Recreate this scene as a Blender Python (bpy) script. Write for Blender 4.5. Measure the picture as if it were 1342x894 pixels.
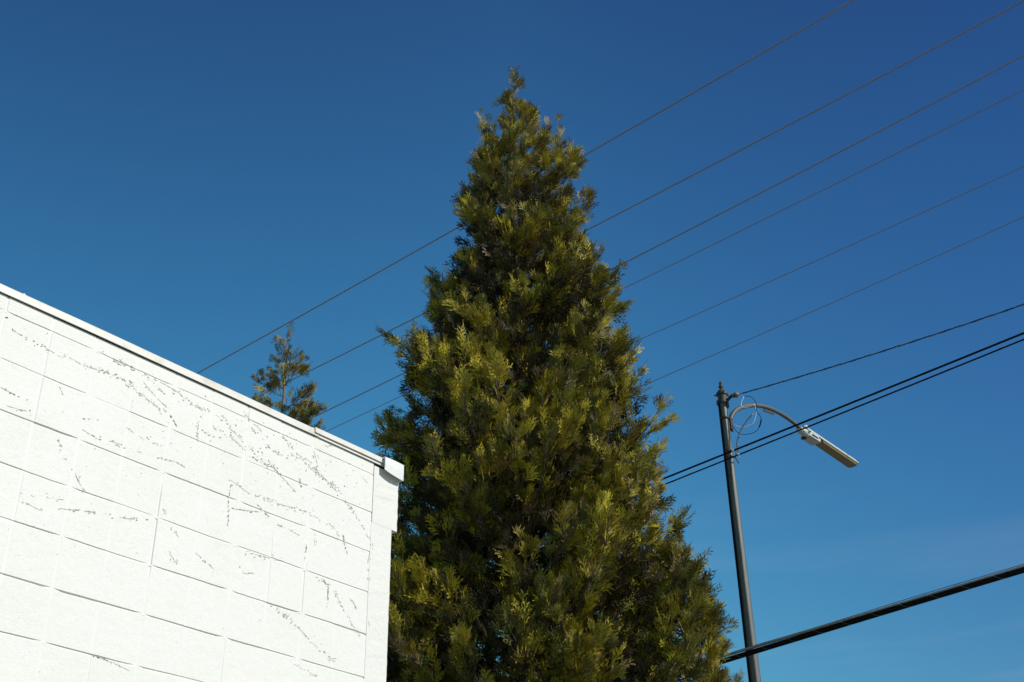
import bpy, math, random
import numpy as np
from mathutils import Vector, Matrix

for _o in list(bpy.data.objects):
    bpy.data.objects.remove(_o, do_unlink=True)
SC = bpy.context.scene
COL = SC.collection
R = math.radians

# ------------------------------------------------------------------ camera
CAM_H = 1.684
cam_d = bpy.data.cameras.new('camera')
cam_d.sensor_width = 36.0
cam_d.lens = 43.337
cam_d.clip_start = 0.05
cam_d.clip_end = 3000.0
cam = bpy.data.objects.new('camera', cam_d)
COL.objects.link(cam)
cR = Vector((0.99981165, 0.00990036, -0.0166927))
cU = Vector((0.01940782, -0.51002612, 0.85993994))
cF = Vector((0.0, 0.86010194, 0.5101222))
M = Matrix((cR, cU, -cF)).transposed().to_4x4()
M.translation = Vector((0, 0, CAM_H))
cam.matrix_world = M
SC.camera = cam

# ------------------------------------------------------------------ sky, sun, exposure
SUN_AZ = 116.0      # clockwise from the +Y axis (the viewing direction)
SUN_EL = 36.0
world = bpy.data.worlds.new('World')
SC.world = world
world.use_nodes = True
wn = world.node_tree
wn.nodes.clear()
wo = wn.nodes.new('ShaderNodeOutputWorld')
bg = wn.nodes.new('ShaderNodeBackground')
sky = wn.nodes.new('ShaderNodeTexSky')
sky.sky_type = 'NISHITA'
sky.sun_disc = False
sky.sun_elevation = R(SUN_EL)
sky.sun_rotation = R(SUN_AZ)
sky.altitude = 0.0
sky.air_density = 1.0
sky.dust_density = 0.35
sky.ozone_density = 1.6
bg.inputs['Strength'].default_value = 0.125
hsv = wn.nodes.new('ShaderNodeHueSaturation')
hsv.inputs['Saturation'].default_value = 1.22
hsv.inputs['Hue'].default_value = 0.5
wn.links.new(sky.outputs[0], hsv.inputs['Color'])
# clear winter sky: deeper towards the zenith and away from the hazier left, as a function of world direction only
tcw = wn.nodes.new('ShaderNodeTexCoord')
comb = wn.nodes.new('ShaderNodeCombineColor')
sepw = wn.nodes.new('ShaderNodeSeparateXYZ'); wn.links.new(tcw.outputs['Generated'], sepw.inputs[0])
def wmath(op, a, b_=None):
    n = wn.nodes.new('ShaderNodeMath'); n.operation = op
    for k, v in enumerate((a, b_)):
        if v is None: continue
        if isinstance(v, (int, float)): n.inputs[k].default_value = v
        else: wn.links.new(v, n.inputs[k])
    return n.outputs[0]
zc = wmath('MINIMUM', wmath('MAXIMUM', sepw.outputs[2], 0.05), 0.80)
xp = wmath('MAXIMUM', sepw.outputs[0], 0.0); xp = wmath('MINIMUM', xp, 0.6)
xn = wmath('MINIMUM', wmath('MAXIMUM', wmath('MULTIPLY', sepw.outputs[0], -1.0), 0.0), 0.6)
for ch, (A_, B_, C_, bp_, bn_) in enumerate([(-0.153, -0.65, -0.36, -1.15, -0.34), (0.103, 1.49, -2.96, -1.38, -0.36), (-0.262, 2.15, -2.85, -0.75, -0.32)]):
    e_ = wmath('ADD', wmath('MULTIPLY', zc, wmath('ADD', wmath('MULTIPLY', zc, C_), B_)), A_)
    e_ = wmath('ADD', e_, wmath('ADD', wmath('MULTIPLY', xp, bp_), wmath('MULTIPLY', xn, bn_)))
    wn.links.new(wmath('EXPONENT', e_), comb.inputs[ch])
wmul = wn.nodes.new('ShaderNodeMix'); wmul.data_type = 'RGBA'; wmul.blend_type = 'MULTIPLY'; wmul.inputs[0].default_value = 1.0; wmul.clamp_result = False
wn.links.new(hsv.outputs[0], wmul.inputs[6]); wn.links.new(comb.outputs[0], wmul.inputs[7])
# barely visible high wisps low in the sky
mpw = wn.nodes.new('ShaderNodeMapping'); mpw.inputs['Scale'].default_value = (1.6, 1.6, 13.0); mpw.inputs['Rotation'].default_value = (0.0, R(6), 0.0)
nzw = wn.nodes.new('ShaderNodeTexNoise'); nzw.inputs['Scale'].default_value = 2.2; nzw.inputs['Detail'].default_value = 5; nzw.inputs['Roughness'].default_value = 0.5
wn.links.new(tcw.outputs['Generated'], mpw.inputs[0]); wn.links.new(mpw.outputs[0], nzw.inputs['Vector'])
lowm = wmath('MAXIMUM', wmath('SUBTRACT', 1.0, wmath('MULTIPLY', sepw.outputs[2], 2.4)), 0.0)
wf = wmath('MULTIPLY', wmath('MULTIPLY', wmath('MAXIMUM', wmath('SUBTRACT', nzw.outputs['Fac'], 0.50), 0.0), 1.1), lowm)
wmx = wn.nodes.new('ShaderNodeMix'); wmx.data_type = 'RGBA'; wmx.clamp_factor = True
wn.links.new(wf, wmx.inputs[0]); wn.links.new(wmul.outputs[2], wmx.inputs[6]); wmx.inputs[7].default_value = (5.0, 5.4, 5.8, 1)
wn.links.new(wmx.outputs[2], bg.inputs['Color'])
wn.links.new(bg.outputs[0], wo.inputs['Surface'])

sd = bpy.data.lights.new('sun', 'SUN')
sd.energy = 4.3
sd.angle = R(0.53)
sd.color = (1.0, 0.965, 0.90)
sun = bpy.data.objects.new('sun', sd)
COL.objects.link(sun)
sdir = Vector((math.cos(R(SUN_EL)) * math.sin(R(SUN_AZ)), math.cos(R(SUN_EL)) * math.cos(R(SUN_AZ)), math.sin(R(SUN_EL))))
sun.rotation_euler = sdir.to_track_quat('Z', 'Y').to_euler()
sun.location = sdir * 40

SC.view_settings.view_transform = 'Standard'
SC.view_settings.look = 'None'
SC.view_settings.gamma = 1.0
SC.view_settings.use_curve_mapping = False
SC.view_settings.exposure = 0.0

# ------------------------------------------------------------------ helpers
def link(o, parent=None):
    COL.objects.link(o)
    if parent is not None:
        o.parent = parent
    return o

def mesh_obj(name, verts, faces, mat, parent=None, smooth=False):
    me = bpy.data.meshes.new(name)
    me.from_pydata([tuple(v) for v in verts], [], [tuple(f) for f in faces])
    me.update()
    if smooth:
        me.polygons.foreach_set('use_smooth', [True] * len(me.polygons))
    if mat is not None:
        me.materials.append(mat)
    return link(bpy.data.objects.new(name, me), parent)

def tag(o, label=None, category=None, group=None, kind=None):
    if label: o['label'] = label
    if category: o['category'] = category
    if group: o['group'] = group
    if kind: o['kind'] = kind
    return o

def empty(name, loc=(0, 0, 0)):
    o = bpy.data.objects.new(name, None)
    o.location = loc
    COL.objects.link(o)
    return o

class MB:
    def __init__(s): s.v = []; s.f = []
    def add(s, vs, fs):
        b = len(s.v); s.v += [Vector(v) for v in vs]; s.f += [tuple(i + b for i in f) for f in fs]
    def box(s, c, ax, ay, az, sx, sy, sz, bev=0.0):
        """box centred at c, half sizes sx sy sz along unit axes, with chamfered long edges"""
        c = Vector(c); ax = Vector(ax); ay = Vector(ay); az = Vector(az)
        if bev <= 0:
            prof = [(-sy, -sz), (sy, -sz), (sy, sz), (-sy, sz)]
        else:
            b = bev
            prof = [(-sy + b, -sz), (sy - b, -sz), (sy, -sz + b), (sy, sz - b), (sy - b, sz), (-sy + b, sz), (-sy, sz - b), (-sy, -sz + b)]
        n = len(prof); vs = []
        rings = [(-sx, 1.0)] if bev <= 0 else [(-sx, 0), (-sx + bev, 1)]
        rings += [(sx, 1.0)] if bev <= 0 else [(sx - bev, 1), (sx, 0)]
        for x, full in rings:
            for (y, z) in prof:
                if not full:
                    y = max(-sy + bev, min(sy - bev, y)) ; z = max(-sz + bev, min(sz - bev, z))
                vs.append(c + ax * x + ay * y + az * z)
        fs = []
        for r in range(len(rings) - 1):
            for i in range(n):
                j = (i + 1) % n
                fs.append((r * n + i, r * n + j, (r + 1) * n + j, (r + 1) * n + i))
        fs.append(tuple(reversed(range(n)))); fs.append(tuple((len(rings) - 1) * n + i for i in range(n)))
        s.add(vs, fs)
    def tube(s, pts, rad, n=8, phase=0.0, cap=True):
        pts = [Vector(p) for p in pts]
        if not hasattr(rad, '__len__'): rad = [rad] * len(pts)
        vs = []; fs = []
        up = None
        for i, p in enumerate(pts):
            t = (pts[min(i + 1, len(pts) - 1)] - pts[max(i - 1, 0)]).normalized()
            if up is None:
                a = Vector((0, 0, 1)) if abs(t.z) < 0.9 else Vector((1, 0, 0))
                up = (a - t * a.dot(t)).normalized()
            else:
                up = (up - t * up.dot(t)).normalized()
            w = t.cross(up)
            for k in range(n):
                an = phase + 2 * math.pi * k / n
                vs.append(p + (up * math.cos(an) + w * math.sin(an)) * rad[i])
        for i in range(len(pts) - 1):
            for k in range(n):
                j = (k + 1) % n
                fs.append((i * n + k, i * n + j, (i + 1) * n + j, (i + 1) * n + k))
        if cap:
            fs.append(tuple(reversed(range(n)))); fs.append(tuple((len(pts) - 1) * n + k for k in range(n)))
        s.add(vs, fs)
    def lathe(s, base, prof, axis=(0, 0, 1), n=20):
        base = Vector(base); az = Vector(axis).normalized()
        a = Vector((1, 0, 0)) if abs(az.x) < 0.9 else Vector((0, 1, 0))
        ax = (a - az * a.dot(az)).normalized(); ay = az.cross(ax)
        vs = []; fs = []
        for r, h in prof:
            for k in range(n):
                an = 2 * math.pi * k / n
                vs.append(base + az * h + (ax * math.cos(an) + ay * math.sin(an)) * r)
        for i in range(len(prof) - 1):
            for k in range(n):
                j = (k + 1) % n
                fs.append((i * n + k, i * n + j, (i + 1) * n + j, (i + 1) * n + k))
        fs.append(tuple(reversed(range(n)))); fs.append(tuple((len(prof) - 1) * n + k for k in range(n)))
        s.add(vs, fs)
    def build(s, name, mat, parent=None, smooth=False, auto=None):
        o = mesh_obj(name, s.v, s.f, mat, parent, smooth or auto is not None)
        if auto is not None:
            o.data.set_sharp_from_angle(angle=R(auto))
        return o

def spline(pts, k=8):
    """Catmull-Rom through pts"""
    P = [np.array(p, float) for p in pts]
    P = [2 * P[0] - P[1]] + P + [2 * P[-1] - P[-2]]
    out = []
    for i in range(1, len(P) - 2):
        for j in range(k):
            t = j / k
            out.append(0.5 * ((2 * P[i]) + (-P[i-1] + P[i+1]) * t + (2*P[i-1] - 5*P[i] + 4*P[i+1] - P[i+2]) * t*t + (-P[i-1] + 3*P[i] - 3*P[i+1] + P[i+2]) * t**3))
    out.append(P[-2])
    return [Vector(p) for p in out]

# ------------------------------------------------------------------ materials
def new_mat(name):
    m = bpy.data.materials.new(name); m.use_nodes = True
    nt = m.node_tree; b = nt.nodes['Principled BSDF']
    return m, nt, b

def noise(nt, scale, detail=4.0, rough=0.55, coord='Object', vec_scale=None):
    tc = nt.nodes.new('ShaderNodeTexCoord')
    n = nt.nodes.new('ShaderNodeTexNoise')
    n.inputs['Scale'].default_value = scale; n.inputs['Detail'].default_value = detail; n.inputs['Roughness'].default_value = rough
    if vec_scale:
        mp = nt.nodes.new('ShaderNodeMapping'); mp.inputs['Scale'].default_value = vec_scale
        nt.links.new(tc.outputs[coord], mp.inputs['Vector']); nt.links.new(mp.outputs[0], n.inputs['Vector'])
    else:
        nt.links.new(tc.outputs[coord], n.inputs['Vector'])
    return n

def ramp(nt, src, stops):
    r = nt.nodes.new('ShaderNodeValToRGB')
    e = r.color_ramp.elements
    while len(e) > 1: e.remove(e[-1])
    e[0].position = stops[0][0]; e[0].color = (*stops[0][1], 1)
    for p, c in stops[1:]:
        x = e.new(p); x.color = (*c, 1)
    nt.links.new(src, r.inputs['Fac'])
    return r

def bump(nt, b, src, strength, dist, prev=None):
    bp = nt.nodes.new('ShaderNodeBump')
    bp.inputs['Strength'].default_value = strength; bp.inputs['Distance'].default_value = dist
    nt.links.new(src, bp.inputs['Height'])
    if prev is not None: nt.links.new(prev.outputs[0], bp.inputs['Normal'])
    nt.links.new(bp.outputs[0], b.inputs['Normal'])
    return bp

def simple_mat(name, c1, c2=None, rough=0.6, metal=0.0, scale=20.0, bmp=0.0, bdist=0.002, stretch=None, spec=None):
    m, nt, b = new_mat(name)
    n = noise(nt, scale, vec_scale=stretch)
    r = ramp(nt, n.outputs['Fac'], [(0.3, c1), (0.7, c2 or c1)])
    nt.links.new(r.outputs[0], b.inputs['Base Color'])
    b.inputs['Roughness'].default_value = rough; b.inputs['Metallic'].default_value = metal
    if spec is not None: b.inputs['Specular IOR Level'].default_value = spec
    if bmp: bump(nt, b, n.outputs['Fac'], bmp, bdist)
    return m

# painted concrete block
MAT_WALL, nt, b = new_mat('white_painted_block')
n1 = noise(nt, 1.7, 5); r1 = ramp(nt, n1.outputs['Fac'], [(0.3, (0.690, 0.684, 0.615)), (0.55, (0.715, 0.708, 0.645)), (0.8, (0.665, 0.66, 0.585))])
n2 = noise(nt, 60, 6, 0.7); r2 = ramp(nt, n2.outputs['Fac'], [(0.30, (0.90, 0.90, 0.88)), (0.42, (1, 1, 1))])
mx = nt.nodes.new('ShaderNodeMix'); mx.data_type = 'RGBA'; mx.blend_type = 'MULTIPLY'; mx.inputs[0].default_value = 1.0
nt.links.new(r1.outputs[0], mx.inputs[6]); nt.links.new(r2.outputs[0], mx.inputs[7]); nt.links.new(mx.outputs[2], b.inputs['Base Color'])
b.inputs['Roughness'].default_value = 0.62
n3 = noise(nt, 150, 5, 0.7); n4 = noise(nt, 28, 3)
bp1 = bump(nt, b, n4.outputs['Fac'], 0.35, 0.006); bump(nt, b, n3.outputs['Fac'], 0.6, 0.003, bp1)
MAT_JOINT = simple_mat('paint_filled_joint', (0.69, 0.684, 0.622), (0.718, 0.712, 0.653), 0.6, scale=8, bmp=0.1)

MAT_STUCCO, nt, b = new_mat('white_painted_stucco')
n1 = noise(nt, 3.0, 5); r1 = ramp(nt, n1.outputs['Fac'], [(0.3, (0.69, 0.68, 0.61)), (0.7, (0.71, 0.70, 0.64))]); nt.links.new(r1.outputs[0], b.inputs['Base Color'])
b.inputs['Roughness'].default_value = 0.65
n3 = noise(nt, 220, 5, 0.75); n4 = noise(nt, 45, 4, 0.6)
bp1 = bump(nt, b, n4.outputs['Fac'], 0.5, 0.006); bump(nt, b, n3.outputs['Fac'], 0.5, 0.003, bp1)

MAT_COPING, nt, b = new_mat('white_painted_sheet_metal')
n1 = noise(nt, 9.0, 5, 0.6); r1 = ramp(nt, n1.outputs['Fac'], [(0.30, (0.55, 0.50, 0.41)), (0.48, (0.64, 0.62, 0.54)), (0.72, (0.68, 0.67, 0.61))]); nt.links.new(r1.outputs[0], b.inputs['Base Color'])
b.inputs['Roughness'].default_value = 0.5; bump(nt, b, n1.outputs['Fac'], 0.12, 0.004)
MAT_CAP = simple_mat('fresh_white_sheet_metal', (0.70, 0.70, 0.66), (0.73, 0.73, 0.69), 0.42, scale=12, bmp=0.08)
MAT_GAP_DARK = simple_mat('dark_gap_shade', (0.03, 0.028, 0.025), (0.06, 0.055, 0.045), 0.9, scale=40)
MAT_ROOF = simple_mat('grey_roof_felt', (0.16, 0.16, 0.155), (0.24, 0.235, 0.23), 0.9, scale=6, bmp=0.3)
MAT_POLE, nt, b = new_mat('weathered_galvanised_steel')
n1 = noise(nt, 14.0, 6, 0.65, vec_scale=(3, 3, 0.5)); r1 = ramp(nt, n1.outputs['Fac'], [(0.3, (0.070, 0.077, 0.069)), (0.6, (0.108, 0.114, 0.099)), (0.8, (0.132, 0.135, 0.115))]); nt.links.new(r1.outputs[0], b.inputs['Base Color'])
b.inputs['Roughness'].default_value = 0.55; b.inputs['Metallic'].default_value = 0.25; bump(nt, b, n1.outputs['Fac'], 0.2, 0.004)
MAT_ARM = simple_mat('bare_galvanised_tube', (0.11, 0.108, 0.095), (0.16, 0.15, 0.13), 0.45, 0.35, scale=18)
MAT_IRON = simple_mat('rusty_dark_iron', (0.028, 0.024, 0.02), (0.09, 0.06, 0.04), 0.7, 0.2, scale=60)
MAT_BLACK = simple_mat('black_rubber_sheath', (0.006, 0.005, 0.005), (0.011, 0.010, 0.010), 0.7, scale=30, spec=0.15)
MAT_CABLE_LIT = simple_mat('lit_cable_grey', (0.26, 0.24, 0.205), (0.34, 0.31, 0.27), 0.6, scale=25)  # grey that stands for sunlight on top of the black bundle
MAT_ALU = simple_mat('dull_aluminium_strand', (0.23, 0.215, 0.225), (0.28, 0.26, 0.265), 0.75, 0.0, scale=1.5, spec=0.2)
MAT_WHITEWIRE = simple_mat('white_wire_sheath', (0.66, 0.66, 0.62), (0.75, 0.75, 0.71), 0.5, scale=30)
MAT_PORCELAIN = simple_mat('brown_glazed_porcelain', (0.16, 0.09, 0.05), (0.30, 0.22, 0.13), 0.25, scale=30)
MAT_LAMP = simple_mat('pale_grey_lamp_casting', (0.42, 0.44, 0.41), (0.54, 0.56, 0.52), 0.45, scale=30, bmp=0.05)
MAT_LENS, nt, b = new_mat('dusty_amber_lens')
n1 = noise(nt, 12.0, 4, 0.6); r1 = ramp(nt, n1.outputs['Fac'], [(0.3, (0.19, 0.125, 0.035)), (0.55, (0.21, 0.155, 0.045)), (0.75, (0.13, 0.12, 0.04))]); nt.links.new(r1.outputs[0], b.inputs['Base Color'])
b.inputs['Roughness'].default_value = 0.3; b.inputs['Specular IOR Level'].default_value = 0.3
MAT_GROUND = simple_mat('pale_worn_concrete', (0.20, 0.195, 0.18), (0.30, 0.29, 0.27), 0.9, scale=0.8, bmp=0.2)
MAT_ROAD = simple_mat('asphalt', (0.045, 0.045, 0.045), (0.07, 0.07, 0.068), 0.9, scale=3, bmp=0.3)
MAT_KERB = simple_mat('kerb_concrete', (0.30, 0.295, 0.27), (0.38, 0.37, 0.34), 0.85, scale=5, bmp=0.2)
MAT_LINE = simple_mat('yellow_line_paint', (0.55, 0.40, 0.06), (0.62, 0.46, 0.08), 0.7, scale=20)
MAT_BARK, nt, b = new_mat('cedar_bark')
n1 = noise(nt, 22.0, 6, 0.65, vec_scale=(1, 1, 0.25)); r1 = ramp(nt, n1.outputs['Fac'], [(0.3, (0.085, 0.055, 0.04)), (0.6, (0.20, 0.145, 0.115)), (0.8, (0.30, 0.235, 0.20))]); nt.links.new(r1.outputs[0], b.inputs['Base Color'])
b.inputs['Roughness'].default_value = 0.85; bump(nt, b, n1.outputs['Fac'], 0.5, 0.01)

# scale-leaf foliage: the tint of each spray is stored per vertex (green, yellow green, winter bronze)
MAT_LEAF, nt, b = new_mat('cedar_scale_leaf')
at = nt.nodes.new('ShaderNodeAttribute'); at.attribute_name = 'tint'
b.inputs['Roughness'].default_value = 0.6; b.inputs['Specular IOR Level'].default_value = 0.18
tr = nt.nodes.new('ShaderNodeBsdfTranslucent')
ms = nt.nodes.new('ShaderNodeMixShader'); ms.inputs[0].default_value = 0.08
out = nt.nodes['Material Output']
nt.links.new(at.outputs['Color'], b.inputs['Base Color']); nt.links.new(at.outputs['Color'], tr.inputs['Color'])
nt.links.new(b.outputs[0], ms.inputs[1]); nt.links.new(tr.outputs[0], ms.inputs[2]); nt.links.new(ms.outputs[0], out.inputs['Surface'])

MAT_RESIDUE, nt, b = new_mat('dried_rootlets')
at = nt.nodes.new('ShaderNodeAttribute'); at.attribute_name = 'tint'
nt.links.new(at.outputs['Color'], b.inputs['Base Color']); b.inputs['Roughness'].default_value = 0.95; b.inputs['Specular IOR Level'].default_value = 0.1

def set_tint(o, cols):
    a = o.data.color_attributes.new('tint', 'FLOAT_COLOR', 'POINT')
    c = np.ones((len(cols), 4), np.float32); c[:, :3] = cols
    a.data.foreach_set('color', c.ravel())

MAT_TWIG = simple_mat('cedar_twig_bark', (0.045, 0.028, 0.018), (0.10, 0.06, 0.04), 0.9, scale=30)

MAT_FINIAL = simple_mat('dark_cast_iron', (0.035, 0.033, 0.03), (0.07, 0.062, 0.055), 0.6, 0.2, scale=30)

# ================================================================== SETTING
S42 = Vector((math.sin(R(42)), math.cos(R(42)), 0))      # across the street
S132 = Vector((math.sin(R(132)), math.cos(R(132)), 0))   # along the street
def street(u, w, z): return S42 * u + S132 * w + Vector((0, 0, z))
def strip(name, u0, u1, z, mat, w0=-400, w1=400):
    o = mesh_obj(name, [street(u0, w0, z), street(u0, w1, z), street(u1, w1, z), street(u1, w0, z)], [(0, 1, 2, 3)], mat)
    return tag(o, kind='structure')
tag(mesh_obj('ground', [(-1500, -1500, -0.12), (1500, -1500, -0.12), (1500, 1500, -0.12), (-1500, 1500, -0.12)], [(0, 1, 2, 3)], MAT_GROUND), kind='structure')
mb = MB(); mb.box(street(-19.2, 0, -0.06), S42, S132, (0, 0, 1), 31.4, 400, 0.06)
tag(mb.build('pavement', MAT_GROUND), kind='structure')
strip('road', 12.36, 23.0, -0.115, MAT_ROAD)
mb = MB(); mb.box(street(12.28, 0, -0.058), S42, S132, (0, 0, 1), 0.075, 400, 0.06, 0.015)
tag(mb.build('kerb', MAT_KERB), kind='structure')
mb = MB()
for du in (-0.12, 0.12):
    mb.box(street(17.7 + du, 0, -0.1105), S42, S132, (0, 0, 1), 0.05, 400, 0.0005)
tag(mb.build('road_marking', MAT_LINE), kind='structure')

# ================================================================== BUILDING
WA = 0.670047539; WD = 4.06185068; WS0 = 2.15556209; WZ0 = 2.58349958 + CAM_H; BL = 0.2032
wt = Vector((math.sin(WA), math.cos(WA), 0)); wnrm = Vector((math.cos(WA), -math.sin(WA), 0)); wz = Vector((0, 0, 1))
def W(s, z, off=0.0): return wt * s + wnrm * (off - WD) + wz * z
rng = np.random.default_rng(7)
bld = empty('block_building', W(4.1, 0))
bld['label'] = 'white painted concrete block building with thin metal coping and faint vine marks'
bld['category'] = 'building'
def relparent(o, root):
    o.parent = root; o.matrix_parent_inverse = Matrix.Translation(root.location).inverted(); return o
S_END = 3.987; Z_TOP = WZ0 + 0.066
# front wall: real tooled joints.  Odd grid lines are true head joints, even lines the scored half-block lines.
svals = [-9.0]; kinds = [('flat', None)]
c = -54
lines = []
while True:
    s = WS0 + c * BL
    if s > S_END - 0.05: break
    if s > -8.95: lines.append((c, s))
    c += 1
sg = []   # (s, kind, line)
sg.append((-9.0, 'f', None))
for c, s in lines:
    hw = 0.0048
    sg += [(s - 0.040, 'f', c), (s - 0.0095, 'g', c), (s - hw - 0.002, 'g', c), (s - hw + 0.0015, 'j', c), (s + hw - 0.0015, 'j', c), (s + hw + 0.002, 'g', c), (s + 0.0095, 'g', c), (s + 0.040, 'f', c), (s + 0.075, 'f', c), (s + 0.115, 'f', c)]
sg = [q for q in sg if q[0] < S_END]
sg.append((S_END, 'f', None))
zg = [(0.0, 'f', None)]
j = 21
while j >= 0:
    z = WZ0 - j * BL
    if z > 0.02:
        zg += [(z - 0.0050, 'f', j), (z - 0.0030, 'h', j), (z + 0.0034, 'h', j), (z + 0.0046, 'f', j), (z + 0.045, 'f', None), (z + 0.1, 'f', None), (z + 0.155, 'f', None)]
    j -= 1
zg = [q for q in zg if q[0] < Z_TOP - 0.002]; zg.append((Z_TOP, 'f', None))
ns, nz = len(sg), len(zg)
sarr = np.array([q[0] for q in sg]); zarr = np.array([q[0] for q in zg])
cell_off = rng.normal(0, 0.0007, (200, 40))
vdepth = {c: (rng.uniform(0.0003, 0.0009)) for c, _ in lines}
def hdepth(j, s):
    # tooled bed joints, deeper near the camera end, partly filled with paint elsewhere
    base = 0.0075 + 0.0016 * math.sin(j * 2.1 + s * 1.3) + 0.0012 * math.sin(j * 5.3 + s * 7.7)
    base *= 0.42 if j <= 1 else (0.52 if j <= 3 else 0.68)
    return max(0.0018, base)
verts = []
for iz, (z, kz, jz) in enumerate(zg):
    for i, (s, ks, cs) in enumerate(sg):
        cell = int(math.floor((s - WS0) / BL)) + 80; row = int(math.floor((WZ0 - z) / BL)) + 2
        bow = cell_off[cell % 200, row % 40]
        d = bow
        zz = z
        if kz == 'h':
            gd = hdepth(jz, s)
            fill = (cs is not None and ks in 'gj' and cs % 2 != 0)
            if fill: gd = 0.0004
            d = -gd
            zz = z + 0.0012 * math.sin(s * 9 + jz * 3) * (1 if not fill else 0)
        elif ks == 'j':
            vd = vdepth[cs] * (1.0 + 0.5 * math.sin(z * 11 + cs)) * (1.35 if cs % 2 else 1.0)
            if cs == 3 and WZ0 - 4.05 * BL < z < WZ0 - 2.3 * BL: vd = 0.004
            if cs == 7 and WZ0 - 4 * BL < z < WZ0 - 3 * BL: vd = 0.004
            d = -vd
        if kz == 'f' and jz is not None: zz = z + 0.0010 * math.sin(s * 9 + jz * 3) + rng.normal(0, 0.0003)
        verts.append(W(s, zz, d))
faces = [(r * ns + i, r * ns + i + 1, (r + 1) * ns + i + 1, (r + 1) * ns + i) for r in range(nz - 1) for i in range(ns - 1)]
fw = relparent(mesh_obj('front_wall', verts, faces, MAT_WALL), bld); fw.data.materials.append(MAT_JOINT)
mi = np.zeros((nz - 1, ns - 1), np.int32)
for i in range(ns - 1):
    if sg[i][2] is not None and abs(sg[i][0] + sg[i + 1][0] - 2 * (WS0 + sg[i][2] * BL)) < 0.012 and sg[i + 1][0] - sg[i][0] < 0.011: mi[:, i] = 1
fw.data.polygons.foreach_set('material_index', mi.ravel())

# smooth end pilaster with the ragged edge of the bond beam projecting past it
def ragged_panel(name, s0, s1, z0, z1, front, depth, mat, step, jit):
    n = max(2, int((z1 - z0) / step)); vs = []; fs = []
    for i in range(n + 1):
        z = z0 + (z1 - z0) * i / n
        e = rng.normal(0, jit); e2 = rng.normal(0, jit * 0.6)
        for s, o in ((s0 + e2 * 0.3, -depth), (s0 + e2 * 0.3, front), ((s0 + s1) / 2, front + rng.normal(0, 0.0006)), (s1 - 0.006 + e, front), (s1 + e, front - 0.005), (s1 + e * 0.5, -depth)):
            vs.append(W(s, z, o))
    m = 6
    for i in range(n):
        for k in range(m - 1):
            fs.append((i * m + k, i * m + k + 1, (i + 1) * m + k + 1, (i + 1) * m + k))
        fs.append((i * m + m - 1, i * m, (i + 1) * m, (i + 1) * m + m - 1))
    fs.append(tuple(reversed(range(m)))); fs.append(tuple(n * m + k for k in range(m)))
    return relparent(mesh_obj(name, vs, fs, mat), bld)
BEAM_Z = 2.334 + CAM_H
ragged_panel('pilaster', 3.9864, 4.134, 0.0, BEAM_Z, 0.0012, 0.20, MAT_STUCCO, 0.03, 0.0007)
ragged_panel('bond_beam_end', 3.9894, 4.172, BEAM_Z + 0.0006, Z_TOP - 0.012, 0.0020, 0.20, MAT_STUCCO, 0.02, 0.0013)

# other walls and the roof behind the parapet
mb = MB()
def wallbox(s0, s1, o0, o1, z0, z1): mb.box(W((s0 + s1) / 2, (z0 + z1) / 2, (o0 + o1) / 2), wt, wnrm, wz, abs(s1 - s0) / 2, abs(o1 - o0) / 2, (z1 - z0) / 2)
wallbox(3.95, 4.132, -9.0, -0.205, 0, Z_TOP - 0.01); relparent(mb.build('end_wall', MAT_STUCCO), bld)
mb = MB(); wallbox(-9.0, 4.132, -9.2, -9.003, 0, Z_TOP - 0.01); relparent(mb.build('rear_wall', MAT_STUCCO), bld)
mb = MB(); wallbox(-9.2, -9.003, -9.0, 0, 0, Z_TOP - 0.01); relparent(mb.build('end_wall', MAT_STUCCO), bld)
mb = MB(); wallbox(-9.0, 3.985, -0.198, -0.03, 0, Z_TOP - 0.004); relparent(mb.build('wall_core', MAT_STUCCO), bld)
mb = MB(); wallbox(-8.99, 3.94, -8.99, -0.21, 3.75, 3.9); relparent(mb.build('roof', MAT_ROOF), bld)
mb = MB(); wallbox(-8.99, 4.10, -0.19, -0.006, Z_TOP + 0.0005, Z_TOP + 0.014); relparent(mb.build('dark_gap_nailer', MAT_GAP_DARK), bld)  # nailer added and coloured dark to deepen the shade under the coping

# coping: folded sheet, hollow behind the drip edge
def coping(name, s0, s1, front, ztop, zbot, mat, hem=0.002, lip=None, wav=0.0, back=-0.24):
    prof = [(back, ztop - 0.045), (back, ztop - 0.004), (back + 0.004, ztop), (front - 0.016, ztop + 0.001), (front - 0.003, ztop - 0.003), (front, ztop - 0.008), (front + 0.001, zbot + 0.004), (front + hem, zbot), (front + hem - 0.003, zbot - 0.0012), (front - 0.003, zbot + 0.003), (front - 0.004, ztop - 0.011), (back + 0.006, ztop - 0.006), (back + 0.003, ztop - 0.044)]
    n = max(2, int((s1 - s0) / 0.12)); vs = []; fs = []; m = len(prof)
    for i in range(n + 1):
        s = s0 + (s1 - s0) * i / n
        w = wav * math.sin(s * 3.1) + wav * 0.5 * math.sin(s * 8.3 + 1)
        for o, z in prof:
            vs.append(W(s, z + w, o + w * 0.6))
    for i in range(n):
        for k in range(m):
            k2 = (k + 1) % m
            fs.append((i * m + k, i * m + k2, (i + 1) * m + k2, (i + 1) * m + k))
    fs.append(tuple(reversed(range(m)))); fs.append(tuple(n * m + k for k in range(m)))
    return relparent(mesh_obj(name, vs, fs, mat), bld)
CZ = CAM_H
coping('coping', -9.0, 3.60, 0.0095, CZ + 2.690, CZ + 2.6515, MAT_COPING, wav=0.0009)
coping('coping', 3.572, 4.10, 0.0150, CZ + 2.6955, CZ + 2.6645, MAT_COPING, wav=0.0005)
# back strip of the older coping seen under the lapped piece
coping('coping_hem', 3.602, 4.05, 0.008, CZ + 2.674, CZ + 2.6500, MAT_COPING, wav=0.0005)
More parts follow.
